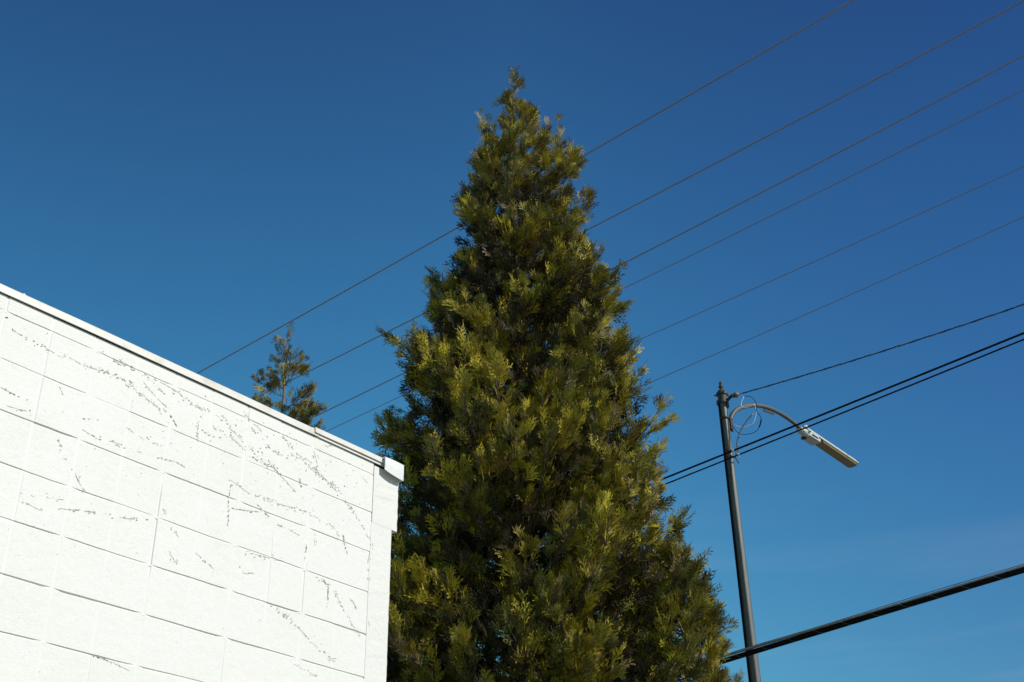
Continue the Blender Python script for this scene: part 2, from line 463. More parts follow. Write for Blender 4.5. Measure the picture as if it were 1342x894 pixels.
# end cap, pressed over the corner, lower edge curling out
prof_n = 10; vs = []; fs = []
for i in range(prof_n + 1):
    u = i / prof_n; s = 4.032 + 0.134 * u
    lo = CZ + 2.611 - 0.004 * u + 0.016 * (1 - u) ** 3 - 0.004
    f = 0.036 + 0.004 * math.sin(u * math.pi)
    for o, z in ((-0.25, CZ + 2.655), (-0.25, CZ + 2.694), (f - 0.006, CZ + 2.694), (f, CZ + 2.690), (f + 0.001, (lo + CZ + 2.69) / 2), (f - 0.002, lo), (f - 0.005, lo), (f - 0.005, CZ + 2.686), (-0.246, CZ + 2.689), (-0.246, CZ + 2.655)):
        vs.append(W(s, z, o))
m = 10
for i in range(prof_n):
    for k in range(m):
        k2 = (k + 1) % m; fs.append((i * m + k, i * m + k2, (i + 1) * m + k2, (i + 1) * m + k))
fs.append(tuple(reversed(range(m)))); fs.append(tuple(prof_n * m + k for k in range(m)))
# closed far end of the cap
b0 = len(vs); s = 4.168
vs += [W(s, CZ + 2.604, 0.036), W(s, CZ + 2.693, 0.036), W(s, CZ + 2.693, -0.25), W(s, CZ + 2.60, -0.25), W(s - 0.0015, CZ + 2.604, 0.036), W(s - 0.0015, CZ + 2.693, 0.036), W(s - 0.0015, CZ + 2.693, -0.25), W(s - 0.002, CZ + 2.60, -0.25)]
fs += [(b0, b0 + 1, b0 + 2, b0 + 3), (b0 + 7, b0 + 6, b0 + 5, b0 + 4), (b0, b0 + 4, b0 + 5, b0 + 1), (b0 + 1, b0 + 5, b0 + 6, b0 + 2), (b0 + 2, b0 + 6, b0 + 7, b0 + 3), (b0 + 3, b0 + 7, b0 + 4, b0)]
relparent(mesh_obj('coping_end_cap', vs, fs, MAT_CAP), bld)

# dried rootlet marks left by a climbing plant: thin raised flakes along their trails
VINE = [
    (0.35, 0.8, [(1.995, 4.203), (2.057, 4.193), (2.132, 4.189), (2.188, 4.182), (2.25, 4.188), (2.297, 4.183), (2.358, 4.188), (2.412, 4.193), (2.504, 4.199), (2.565, 4.174), (2.667, 4.146), (2.744, 4.129)]),
    (0.3, 0.9, [(2.48, 4.273), (2.55, 4.263), (2.624, 4.261), (2.725, 4.255), (2.778, 4.25), (2.857, 4.222), (2.979, 4.221), (3.072, 4.203)]),
    (0.3, 0.8, [(2.544, 4.209), (2.578, 4.168)]),
    (0.15, 0.5, [(2.594, 4.23), (2.676, 4.183), (2.741, 4.153)]),
    (0.6, 0.5, [(1.997, 3.95), (2.059, 3.943), (2.121, 3.945)]),
    (0.4, 0.35, [(2.039, 3.886), (2.109, 3.894), (2.201, 3.913)]),
    (0.6, 0.5, [(2.357, 3.957), (2.432, 3.976)]),
    (0.3, 0.4, [(2.366, 3.91), (2.428, 3.899), (2.528, 3.909), (2.647, 3.91)]),
    (0.35, 0.35, [(2.558, 3.993), (2.617, 3.98), (2.745, 3.974)]),
    (0.6, 0.5, [(2.734, 3.917), (2.765, 3.921), (2.827, 3.929), (2.872, 3.92)]),
    (0.45, 0.5, [(2.268, 3.829), (2.313, 3.773), (2.351, 3.735), (2.401, 3.684)]),
    (0.7, 0.9, [(2.235, 4.049), (2.26, 4.011)]),
    (0.9, 0.9, [(2.765, 4.126), (2.803, 4.086)]),
    (0.6, 0.4, [(2.912, 4.127), (2.964, 4.11), (3.039, 4.123)]),
    (1, 1, [(1.963, 4.244), (1.969, 4.242)]),
    (0.15, 0.7, [(2.912, 4.183), (2.908, 4.126), (2.918, 4.056)]),
    (0.3, 0.7, [(3.197, 4.236), (3.285, 4.183), (3.393, 4.164), (3.548, 4.196), (3.626, 4.155), (3.723, 4.128), (3.781, 4.096)]),
    (0.25, 0.8, [(3.383, 4.263), (3.494, 4.2), (3.581, 4.156), (3.683, 4.131), (3.751, 4.098)]),
    (0.35, 0.7, [(3.114, 3.945), (3.234, 3.916), (3.296, 3.925), (3.382, 3.923), (3.487, 3.931), (3.572, 3.935), (3.645, 3.927), (3.74, 3.914), (3.778, 3.876)]),
    (0.75, 0.9, [(3.119, 3.94), (3.114, 3.862)]),
    (0.6, 0.55, [(3.113, 3.851), (3.128, 3.731)]),
    (0.6, 0.6, [(3.13, 3.817), (3.184, 3.827), (3.291, 3.85)]),
    (0.6, 0.9, [(3.279, 3.875), (3.35, 3.843)]),
    (0.6, 0.8, [(3.392, 3.823), (3.461, 3.822), (3.532, 3.81)]),
    (0.85, 0.95, [(3.579, 3.783), (3.577, 3.727), (3.571, 3.693)]),
    (0.45, 0.8, [(3.627, 3.838), (3.634, 3.784)]),
    (0.7, 0.8, [(3.806, 3.892), (3.814, 3.856), (3.841, 3.803)]),
    (0.15, 0.6, [(3.804, 4.067), (3.885, 4.018), (3.984, 3.937)]),
    (0.25, 0.6, [(3.232, 3.65), (3.344, 3.654), (3.445, 3.665)]),
    (0.4, 0.9, [(3.651, 3.645), (3.694, 3.639), (3.743, 3.63)]),
    (0.6, 0.6, [(3.734, 3.62), (3.73, 3.579), (3.731, 3.536)]),
    (0.4, 0.55, [(3.774, 3.601), (3.843, 3.524), (3.901, 3.473), (3.948, 3.441)]),
    (0.6, 0.9, [(3.872, 3.601), (3.899, 3.582), (3.915, 3.557)]),
    (0.3, 0.8, [(3.402, 3.45), (3.469, 3.432), (3.554, 3.394), (3.625, 3.359)]),
    (0.45, 0.5, [(3.625, 3.359), (3.717, 3.311), (3.756, 3.295), (3.807, 3.303)]),
    (0.45, 0.5, [(3.561, 3.226), (3.625, 3.21), (3.694, 3.2)]),
    (0.55, 0.5, [(3.212, 3.571), (3.239, 3.551), (3.289, 3.565)]),
    (0.85, 0.95, [(3.907, 4.232), (3.951, 4.213)]),
    (0.75, 0.8, [(4.089, 4.294), (4.108, 4.237)]),
    (0.5, 0.7, [(4.127, 4.298), (4.145, 4.275)]),
    (0.5, 0.5, [(2.163, 3.57), (2.204, 3.574), (2.257, 3.582), (2.343, 3.6)]),
    (0.2, 0.4, [(2.176, 3.54), (2.252, 3.528)]),
    (0.6, 0.55, [(2.33, 3.56), (2.414, 3.579), (2.476, 3.591)]),
    (0.6, 0.75, [(2.447, 3.586), (2.481, 3.591)]),
    (0.4, 0.6, [(2.501, 3.594), (2.56, 3.603), (2.619, 3.611), (2.729, 3.629)]),
    (0.45, 0.4, [(2.362, 3.719), (2.398, 3.683), (2.431, 3.653)]),
    (1, 1, [(2.56, 3.048), (2.607, 3.044)]),
    (1, 1, [(2.566, 3.048), (2.614, 3.044), (2.659, 3.039)]),
    (0.5, 0.4, [(2.658, 3.04), (2.735, 3.024)]),
    (0.5, 0.6, [(2.786, 3.707), (2.809, 3.684)]),
    (0.5, 1, [(2.849, 3.526), (2.875, 3.507), (2.893, 3.489)]),
    (0.4, 0.5, [(2.826, 3.642), (2.882, 3.609)]),
    (0.2, 0.4, [(2.975, 3.569), (3.077, 3.524)]),
    (0.25, 0.8, [(2.992, 4.158), (3.101, 4.142), (3.217, 4.097), (3.319, 4.08)]),
    (0.2, 0.7, [(3.074, 4.189), (3.19, 4.137), (3.356, 4.081)]),
    (0.6, 0.9, [(3.377, 4.1), (3.365, 4.08)]),
    (0.6, 0.9, [(3.51, 4.084), (3.523, 4.05)]),
    (0.7, 0.9, [(3.694, 4.243), (3.699, 4.233)]),
    (0.5, 0.5, [(3.257, 4.142), (3.414, 4.051), (3.493, 4.013)]),
    (0.2, 0.6, [(2.455, 4.266), (2.59, 4.258), (2.715, 4.217)]),
    (0.2, 0.5, [(3.591, 4.385), (3.682, 4.325), (3.723, 4.327)]),
    (0.5, 0.8, [(3.653, 4.306), (3.702, 4.328)]),
    (0.2, 0.8, [(3.582, 4.26), (3.613, 4.183), (3.599, 4.126)]),
    (0.3, 0.7, [(3.14, 4.292), (3.197, 4.267), (3.304, 4.217)]),
    (0.3, 0.6, [(2.006, 4.375), (2.113, 4.354)]),
    (0.3, 0.5, [(3.957, 3.945), (4.007, 3.897)]),
    (0.4, 0.4, [(3.983, 3.855), (3.978, 3.776), (3.991, 3.722)]),
    (0.5, 0.5, [(3.991, 3.55), (4.005, 3.494)]),
]

fv = []; ff = []; fc = []
def flake(s, z, size, ang, el, st, thick=0.0012):
    k = rng.integers(6, 9); base = len(fv); e = thick * rng.uniform(0.8, 1.3)
    off = 0.0018
    for i in range(k):
        a = 2 * math.pi * i / k; r = size * rng.uniform(0.6, 1.25)
        x = math.cos(a) * r * el; y = math.sin(a) * r
        fv.append(W(s + x * math.cos(ang) - y * math.sin(ang), z + x * math.sin(ang) + y * math.cos(ang), off))
    fv.append(W(s, z, off + e))
    lo = np.array([0.63, 0.61, 0.51]); hi = np.array([0.11, 0.10, 0.065])
    t = min(1, max(0, st + rng.normal(0, 0.16)))
    col = lo * (1 - t) + hi * t
    for i in range(k + 1): fc.append(col)
    for i in range(k): ff.append((base + i, base + (i + 1) % k, base + k))
for st, de, pts in VINE:
    P = np.array(pts)
    for a, b_ in zip(P[:-1], P[1:]):
        L = np.linalg.norm(b_ - a)
        if L < 1e-4: continue
        ang = math.atan2(b_[1] - a[1], b_[0] - a[0])
        nst = max(2, int(L / 0.0042))
        ph = rng.uniform(0, 6)
        for i in range(nst):
            u = i / nst
            gate = 0.5 + 0.5 * math.sin(u * L * 300 + ph) + rng.normal(0, 0.3)
            if gate < 1.22 - de: continue
            p = a + (b_ - a) * u
            jit = 0.0022 if st > 0.5 else 0.0075
            if rng.random() < 0.5:      # pale smear the stem left on the paint
                flake(p[0] + rng.normal(0, jit * .8), p[1] + rng.normal(0, jit * .8), rng.uniform(0.0015, 0.0032), ang + rng.normal(0, 0.35), rng.uniform(1.6, 3.2), rng.uniform(-0.05, 0.16) + st * 0.12, 0.0003)
            for q in range(1):
                if rng.random() < (0.35 if st > .5 else .55): continue
                flake(p[0] + rng.normal(0, jit), p[1] + rng.normal(0, jit), 0.0007 + 0.0024 * rng.random() ** 2.2, ang + rng.normal(0, 0.5), rng.uniform(1.0, 2.8), st * 0.85 + 0.05)
def tendril(pts, w, st):
    P = spline([(q[0], q[1], 0) for q in pts], 6)
    prev = None; col = np.array([0.61, 0.59, 0.49]) * (1 - st) + np.array([0.11, 0.10, 0.065]) * st
    on = rng.random() < .6
    for i in range(len(P) - 1):
        if rng.random() < 0.25: on = not on
        if not on: continue
        a, b_ = P[i], P[i + 1]; d = (b_ - a)
        if d.length < 1e-5: continue
        n = Vector((-d.y, d.x, 0)).normalized() * w * rng.uniform(.5, 1.2)
        j0 = rng.normal(0, .0012); base = len(fv)
        fv.extend([W(a.x - n.x + j0, a.y - n.y, .0017), W(b_.x - n.x * .6 + j0, b_.y - n.y * .6, .0017), W(b_.x + n.x * .6 + j0, b_.y + n.y * .6, .0017), W(a.x + n.x + j0, a.y + n.y, .0017), W(a.x + j0, a.y, .0026), W(b_.x + j0, b_.y, .0026)])
        for k in range(6): fc.append(col)
        ff.extend([(base, base + 1, base + 5, base + 4), (base + 4, base + 5, base + 2, base + 3)])
for st, de, pts in VINE:
    if len(pts) > 1: tendril(pts, 0.0006 + 0.0004 * st, 0.05 + 0.6 * st)
# scattered specks, thickest high up towards the far corner
for i in range(120):
    s = 2.1 + 1.85 * rng.beta(2.2, 1.2); z = CZ + 2.62 - 0.55 * rng.beta(1.1, 2.6)
    flake(s, z, rng.uniform(0.0008, 0.0028), rng.uniform(0, 3.1), rng.uniform(1, 2.2), rng.choice([0.05, 0.2, 0.65], p=[.55, .33, .12]))
for i in range(160):
    flake(rng.uniform(1.0, 3.95), CZ + rng.uniform(1.2, 2.62), rng.uniform(0.0006, 0.0018), rng.uniform(0, 3.1), rng.uniform(1, 2), rng.choice([0.2, 0.7]))
o = relparent(mesh_obj('vine_rootlet_marks', fv, ff, MAT_RESIDUE), bld); set_tint(o, np.array(fc)); o['kind'] = 'stuff'

# ================================================================== OVERHEAD LINES
def wire_pts(D, co, w0, w1, n=60):
    return [S42 * D + S132 * (w0 + (w1 - w0) * i / n) + Vector((0, 0, CAM_H + co[0] * (w0 + (w1 - w0) * i / n) ** 2 + co[1] * (w0 + (w1 - w0) * i / n) + co[2])) for i in range(n + 1)]
LINES = [
 (10.5, (0.00098, 0.01387, 10.79973), 0.0098, 'topmost bare overhead wire, passing behind the tall tree near its top'),
 (11.9, (0.00116, 0.01031, 10.77859), 0.0098, 'second bare overhead wire from the top, behind the trunk of the small treetop'),
 (13.0, (0.00150, 0.03850, 11.03150), 0.0098, 'third bare overhead wire from the top, meeting the foot of the small treetop'),
 (13.6, (0.00110, 0.02824, 10.99868), 0.0068, 'fourth bare overhead wire from the top, thinner and close under the third'),
 (15.1, (0.00107, 0.01803, 10.92290), 0.0066, 'fifth bare overhead wire from the top, second above the lamp pole'),
 (16.4, (0.00150, 0.04400, 11.11600), 0.0066, 'sixth and lowest bare overhead wire, nearest above the lamp pole'),
]
for D, co, r, lab in LINES:
    mb = MB(); mb.tube(wire_pts(D, co, -34, 14), r, 8)
    tag(mb.build('overhead_wire', MAT_ALU, smooth=True), lab, 'wire', 'bare overhead wires crossing the sky')
def cable(name, D, co, r, lab):
    pts = wire_pts(D, co, -34, 14, 400)
    mb = MB(); mb.tube(pts, r, 10)
    # a thin lashing wound round the cable gives it an uneven outline
    lp = []
    for i, p in enumerate(pts):
        a = i * 1.35; lp.append(p + S42 * math.cos(a) * r * 1.0 + Vector((0, 0, 1)) * math.sin(a) * r * 1.0)
    mb.tube(lp, 0.002, 4)
    o = mb.build(name, MAT_BLACK, smooth=True)
    tag(o, lab, 'cable', 'black cables crossing in front of the lamp pole')
    return o
ca = cable('black_cable', 11.6, (0.00030, 0.04000, 6.56250), 0.0115, 'upper of the two thin black cables crossing in front of the lamp pole')
cb = cable('black_cable', 11.6, (0.00060, 0.04600, 6.51100), 0.0088, 'lower of the two thin black cables crossing in front of the lamp pole')
for o, co, r, w in ((ca, (0.0003, 0.04, 6.5625), .0115, -6.95), (cb, (0.0006, 0.046, 6.511), .0088, -6.88)):
    z = CAM_H + co[0] * w * w + co[1] * w + co[2]
    p = S42 * 11.6 + S132 * w + Vector((0, 0, z)); mb = MB()
    mb.lathe(p - S132 * 0.012, [(r + .002, 0), (r + .005, .002), (r + .005, .022), (r + .002, .024)], S132, 12)
    mb.box(p + Vector((0, 0, -r - 0.012)), S132, S42, (0, 0, 1), 0.008, 0.003, 0.014)
    mb.build('cable_tie', MAT_WHITEWIRE, o)
# thick lashed bundle low down: two sheathed cables, a grey tube as their sunlit top, the steel messenger
tr_ = empty('telephone_cable', S42 * 11.6 + S132 * -7.3 + Vector((0, 0, CAM_H + 4.0)))
tag(tr_, 'thick black cable bundle crossing in front of the lower lamp pole', 'cable')
TC = (-0.0008, 0.03700, 4.20200)
def tp(dz, du, n=300): return [p + Vector((0, 0, dz)) + S42 * du for p in wire_pts(11.6, TC, -30, 14, n)]
mb = MB(); mb.tube(tp(0.0, 0.0), 0.0195, 12); relparent(mb.build('main_cable', MAT_BLACK, smooth=True), tr_)
mb = MB(); mb.tube(tp(-0.018, 0.018), 0.0150, 12); relparent(mb.build('lower_cable', MAT_BLACK, smooth=True), tr_)
mb = MB(); gp = tp(0.0, -0.004)
for i, p in enumerate(gp):
    w = -30 + 44 * i / 300; p.z += 0.020 + 0.020 / (1 + math.exp((w + 6.2) * 1.6))
mb.tube(gp, 0.012, 12); relparent(mb.build('lit_top_strip', MAT_CABLE_LIT, smooth=True), tr_)
base_pts = tp(0, 0); top = []
for i, p in enumerate(base_pts):
    w = -30 + 44 * i / 300; g = 0.046 + 0.010 * math.exp(-((w + 7.0) / 0.8) ** 2) + 0.004 * math.sin(w * 2.2)
    top.append(p + Vector((0, 0, g)))
mb = MB(); mb.tube(top, 0.0045, 8); relparent(mb.build('messenger_strand', MAT_ALU, smooth=True), tr_)
lash = []
for i in range(900):
    w = -12 + 18 * i / 900; z = TC[0] * w * w + TC[1] * w + TC[2] + CAM_H; a = i * 0.38
    lash.append(S42 * (11.6 + 0.006 + math.cos(a) * 0.031) + S132 * w + Vector((0, 0, z + 0.006 + math.sin(a) * 0.040)))
mb = MB(); mb.tube(lash, 0.0012, 4); relparent(mb.build('lashing_wire', MAT_ALU), tr_)

# ================================================================== STREET LAMP
PX = Vector((2.6353, 13.7497, 0))
lamp = empty('street_lamp', PX)
tag(lamp, 'grey steel street lamp pole with curved arm and flat lamp head', 'street lamp')
def P_(x, y, z): return Vector((x, y, z))
Z1 = 8.93
def prad(z): return 0.046 + (Z1 - z) * 0.0038
mb = MB(); n = 8; zz = [0.0, 0.02, 2, 4, 6, 7.5, Z1]
ph = R(90 - 190.85) + math.pi / 8 * 0.55
vs = []; fs = []
for z in zz:
    for k in range(n):
        a = ph + 2 * math.pi * k / n
        # rounded corners: two vertices per corner
        for da in (-0.09, 0.09):
            vs.append((math.cos(a + da) * prad(z) * 1.04, math.sin(a + da) * prad(z) * 1.04, z))
m = 2 * n
for i in range(len(zz) - 1):
    for k in range(m):
        k2 = (k + 1) % m; fs.append((i * m + k, i * m + k2, (i + 1) * m + k2, (i + 1) * m + k))
fs.append(tuple((len(zz) - 1) * m + k for k in range(m)))
mesh_obj('pole', vs, fs, MAT_POLE, lamp)
mb = MB(); mb.lathe((0, 0, 0.0), [(0.17, 0), (0.17, 0.03), (0.13, 0.05), (0.105, 0.25), (0.10, 0.26)], n=24); mb.build('base_flange', MAT_POLE, lamp, auto=35)
mb = MB(); mb.lathe((0, 0, 8.86), [(0.058, 0), (0.068, 0.004), (0.068, 0.022), (0.060, 0.026), (0.058, 0.10), (0.062, 0.118), (0.074, 0.122), (0.074, 0.150), (0.060, 0.158), (0.048, 0.185), (0.03, 0.20)], n=20)
mb.build('top_collar', MAT_FINIAL, lamp, auto=35)
for a in (20, 160, 280):
    mb = MB(); d = Vector((math.cos(R(a)), math.sin(R(a)), 0)); mb.lathe(d * 0.066 + Vector((0, 0, 8.996)), [(0.009, 0), (0.009, 0.03), (0.006, 0.034)], d, 6)
    mb.build('collar_bolt', MAT_IRON, lamp)
mb = MB(); mb.box(Vector((-0.066, 0.0, 8.875)), (0, 0, 1), (1, 0, 0), (0, 1, 0), 0.03, 0.012, 0.02, 0.003)
mb.build('collar_clamp', MAT_IRON, lamp)
mb = MB(); mb.lathe((0, 0, 9.045), [(0.032, 0), (0.036, 0.012), (0.022, 0.022), (0.018, 0.034), (0.031, 0.046), (0.034, 0.060), (0.028, 0.074), (0.017, 0.082), (0.016, 0.090), (0.024, 0.100), (0.022, 0.112), (0.012, 0.126), (0.004, 0.150), (0.001, 0.156)], n=18)
mb.build('finial', MAT_FINIAL, lamp, smooth=True)
# black riser cable, added so the pole's unlit side reads dark
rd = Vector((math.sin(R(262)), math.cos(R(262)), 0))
mb = MB(); mb.tube([rd * (prad(z) * 1.0 + 0.006) + Vector((0, 0, z)) for z in (0.3, 2, 4, 6, 8, 8.84)], 0.0145, 10); mb.build('dark_side_cable', MAT_BLACK, lamp, smooth=True)
# arm
u = S42
arm_pts = [(0.055, 8.60), (0.110, 8.648), (0.175, 8.757), (0.282, 8.866), (0.444, 8.977), (0.663, 9.086), (0.879, 9.165), (1.095, 9.218), (1.384, 9.252), (1.671, 9.246), (1.90, 9.212), (2.0, 9.190)]
ap = spline([tuple(u * a + Vector((0, 0, z))) for a, z in arm_pts], 5)
mb = MB(); mb.tube(ap, [0.032 - 0.006 * i / len(ap) for i in range(len(ap))], 14); mb.build('mast_arm', MAT_POLE, lamp, smooth=True)
mb = MB(); mb.box(u * 0.075 + Vector((0, 0, 8.60)), (0, 0, 1), u, u.cross(Vector((0, 0, 1))), 0.085, 0.022, 0.05, 0.006)
mb.box(u * 0.115 + Vector((0, 0, 8.545)), (0, 0, 1), u, u.cross(Vector((0, 0, 1))), 0.018, 0.045, 0.014, 0.003)
mb.lathe(Vector((0, 0, 8.64)), [(0.060, 0), (0.064, 0.002), (0.064, 0.022), (0.060, 0.024)], n=16)
mb.build('arm_bracket', MAT_IRON, lamp)
# number tab hanging under the arm
mb = MB(); mb.box(u * 1.13 + Vector((0, 0, 9.165)), (u + Vector((0, 0, 0.16))).normalized(), u.cross(Vector((0, 0, 1))), Vector((0, 0, 1)), 0.13, 0.008, 0.016, 0.003)
mb.box(u * 1.02 + Vector((0, 0, 9.17)), Vector((0, 0, 1)), u, u.cross(Vector((0, 0, 1))), 0.02, 0.004, 0.004)
mb.build('arm_tab', MAT_IRON, lamp)
# brace rod and its bands
u100 = Vector((math.sin(R(100)), math.cos(R(100)), 0))
def L_(a, z): return u100 * a + Vector((0, 0, z))
mb = MB(); mb.tube(spline([tuple(L_(*q)) for q in [(0.372, 8.90), (0.35, 8.68), (0.279, 8.609), (0.191, 8.491), (0.13, 8.361), (0.100, 8.231), (0.085, 8.13)]][1:], 4), 0.009, 8)
mb.build('brace_rod', MAT_ARM, lamp, smooth=True)
for z in (8.105, 8.185):
    mb = MB(); mb.lathe((0, 0, z), [(prad(z) + .003, 0), (prad(z) + .007, .002), (prad(z) + .007, .018), (prad(z) + .003, .02)], n=20); mb.build('pole_band', MAT_IRON, lamp)
mb = MB(); mb.tube([L_(0.0, 8.12) + Vector((0, -0.068, 0)), L_(0.06, 8.08) + Vector((0, -0.07, 0)), L_(0.105, 8.03)], 0.007, 6)
mb.build('band_strap', MAT_IRON, lamp)
for q0, q1 in (((0.10, 8.25), (0.125, 8.262)), ((0.13, 8.36), (0.155, 8.375)), ((0.095, 8.19), (0.118, 8.20))):
    mb = MB(); mb.tube([L_(*q0), L_(*q1)], 0.0065, 6); mb.build('rod_clip', MAT_IRON, lamp)
# insulator bracket and spool
u2 = Vector((math.sin(R(118)), math.cos(R(118)), 0))
def I_(a, z): return u2 * a + Vector((0, 0, z))
mb = MB(); mb.tube(spline([tuple(I_(*q)) for q in [(0.045, 8.875), (0.075, 8.905), (0.115, 8.935), (0.15, 8.944)]], 4), 0.020, 10)
mb.tube([I_(0.06, 8.90), I_(0.065, 8.80)], 0.012, 8); mb.box(I_(0.052, 8.845), (0, 0, 1), u2, u2.cross(Vector((0, 0, 1))), 0.055, 0.012, 0.022, 0.003)
mb.build('insulator_bracket', MAT_IRON, lamp, auto=40)
mb = MB(); ax = (u2 + Vector((0, 0, -0.06))).normalized()
mb.lathe(I_(0.135, 8.944), [(0.02, 0), (0.036, 0.006), (0.038, 0.016), (0.026, 0.024), (0.024, 0.034), (0.040, 0.042), (0.042, 0.056), (0.027, 0.066), (0.022, 0.078), (0.010, 0.084)], ax, 16)
ins = mb.build('insulator', MAT_PORCELAIN, lamp, smooth=True)
mb = MB(); mb.lathe(I_(0.158, 8.942), [(0.0285, 0), (0.031, 0.002), (0.031, 0.010), (0.0285, 0.012)], ax, 14); mb.tube([I_(0.21, 8.938), I_(0.245, 8.938), I_(0.275, 8.940)], 0.005, 6)
mb.build('tie_wire', MAT_IRON, ins)
mb = MB(); mb.tube(spline([tuple(L_(*q)) for q in [(0.266, 8.935), (0.235, 8.873), (0.219, 8.82), (0.252, 8.778), (0.318, 8.786), (0.385, 8.808)]], 5), 0.0048, 6)
mb.tube(spline([tuple(L_(*q)) for q in [(0.385, 8.808), (0.392, 8.692), (0.349, 8.569), (0.299, 8.533), (0.212, 8.51), (0.148, 8.528), (0.105, 8.564)]], 5), 0.0034, 6)
mb.build('white_lead_wire', MAT_WHITEWIRE, lamp, smooth=True)
mb = MB(); mb.tube(spline([tuple(L_(*q)) for q in [(0.266, 8.938), (0.336, 8.93), (0.386, 8.876), (0.413, 8.797), (0.395, 8.724), (0.433, 8.645), (0.443, 8.57), (0.405, 8.489), (0.352, 8.432), (0.266, 8.41), (0.174, 8.42), (0.123, 8.467), (0.084, 8.545)]], 5), 0.0040, 6)
mb.tube([L_(0.440, 8.59), L_(0.425, 8.535), L_(0.405, 8.49)], 0.008, 8)
mb.build('black_lead_wire', MAT_BLACK, lamp, smooth=True)

# lamp head
side = u.cross(Vector((0, 0, 1)))   # towards the lit side
hd = empty('lamp_head', (0, 0, 0)); hd.parent = lamp
tdir = (u * 1.0 + Vector((0, 0, -0.045))).normalized(); tup = side.cross(tdir).normalized()
if tup.z < 0: tup = -tup
H0 = u * 1.90 + Vector((0, 0, 9.195))
def HP(a, b_, c_): return H0 + tdir * a + side * b_ + tup * c_
def outline_solid(mb, pts2d, z0, z1, inset=0.0):
    n = len(pts2d); vs = []; cx = sum(p[0] for p in pts2d) / n
    for z, k in ((z0, 1 - inset), (z1, 1.0)):
        for a, b_ in pts2d: vs.append(HP(cx + (a - cx) * k, b_ * k, z))
    fs = [tuple(range(n)), tuple(reversed(range(n, 2 * n)))]
    for i in range(n):
        j = (i + 1) % n; fs.append((i, n + i, n + j, j))
    mb.add(vs, fs)
def rrect(a0, a1, hw0, hw1, r, k=6, tail=None):
    pts = []
    rt = tail if tail is not None else r
    for i in range(k + 1):
        t = math.pi / 2 * i / k; pts.append((a1 - rt + math.sin(t) * rt, hw1 - r + math.cos(t) * r))
    for i in range(k + 1):
        t = math.pi / 2 * i / k; pts.append((a1 - rt + math.cos(t) * rt, -(hw1 - r) - math.sin(t) * r))
    pts += [(a0 + r, -hw0), (a0, -hw0 + r), (a0, hw0 - r), (a0 + r, hw0)]
    return pts
mb = MB(); outline_solid(mb, rrect(0.10, 1.50, 0.075, 0.085, 0.04), 0.004, 0.022); outline_solid(mb, rrect(0.13, 1.45, 0.065, 0.072, 0.04), 0.022, 0.045, -0.12)
mb.build('lamp_cover', MAT_LAMP, hd)
mb = MB(); outline_solid(mb, rrect(0.45, 1.475, 0.068, 0.073, 0.045), -0.030, 0.0015, 0.05)
mb.build('lens', MAT_LENS, hd, auto=30)
mb = MB(); outline_solid(mb, rrect(0.12, 0.440, 0.074, 0.082, 0.025), -0.068, 0.0025, 0.06)
mb.build('gear_housing', MAT_LAMP, hd)
mb = MB(); mb.box(HP(0.28, 0.0815, -0.036), tdir, tup, side, 0.075, 0.008, 0.003); mb.box(HP(0.443, 0.0, -0.032), tup, side, tdir, 0.030, 0.068, 0.004)
for a, b_ in ((0.15, 0.080), (0.40, 0.084)): mb.box(HP(a, b_, -0.012), tdir, tup, side, 0.012, 0.009, 0.004)
mb.build('door_latch', MAT_IRON, hd)
mb = MB(); mb.lathe(HP(-0.015, 0, -0.010), [(0.034, 0), (0.046, 0.006), (0.048, 0.06), (0.052, 0.075), (0.062, 0.13), (0.058, 0.15)], tdir, 18)
mb.lathe(HP(0.13, 0.02, 0.02), [(0.045, 0), (0.045, 0.045), (0.040, 0.060), (0.02, 0.068)], tup, 16)
mb.box(HP(0.06, 0.04, -0.02), tdir, side, tup, 0.04, 0.012, 0.02, 0.004); mb.box(HP(0.06, -0.04, -0.02), tdir, side, tup, 0.04, 0.012, 0.02, 0.004)
mb.build('slip_fitter', MAT_LAMP, hd, auto=35)
mb = MB(); mb.lathe(HP(0.16, -0.035, -0.085), [(0.02, 0), (0.038, 0.006), (0.040, 0.02)], tup, 14); mb.build('fitter_plug', MAT_IRON, hd)

# twisted service drop
sv = empty('twisted_service_wire', PX + I_(0.275, 8.94))
tag(sv, 'thin twisted black service wire running from the pole top insulator to the right', 'wire')
def svp(a, c0=0.0):
    return PX + I_(a, 8.94 + 0.034 * (a - 0.275) + 0.0098 * (a - 0.275) ** 2)
for nm, ph0, mt, rr in (('insulated_strand', 0, MAT_BLACK, 0.0046), ('insulated_strand', 2.6, MAT_BLACK, 0.0040), ('bare_neutral_strand', 4.4, MAT_ALU, 0.0028)):
    pts = []
    for i in range(700):
        a = 0.27 + i * 0.018; k = 2 * math.pi * a / 0.36 + ph0
        pts.append(svp(a) + u2.cross(Vector((0, 0, 1))) * math.cos(k) * 0.006 + Vector((0, 0, 1)) * math.sin(k) * 0.006)
    mb = MB(); mb.tube(pts, rr, 6); relparent(mb.build(nm, mt, smooth=True), sv)

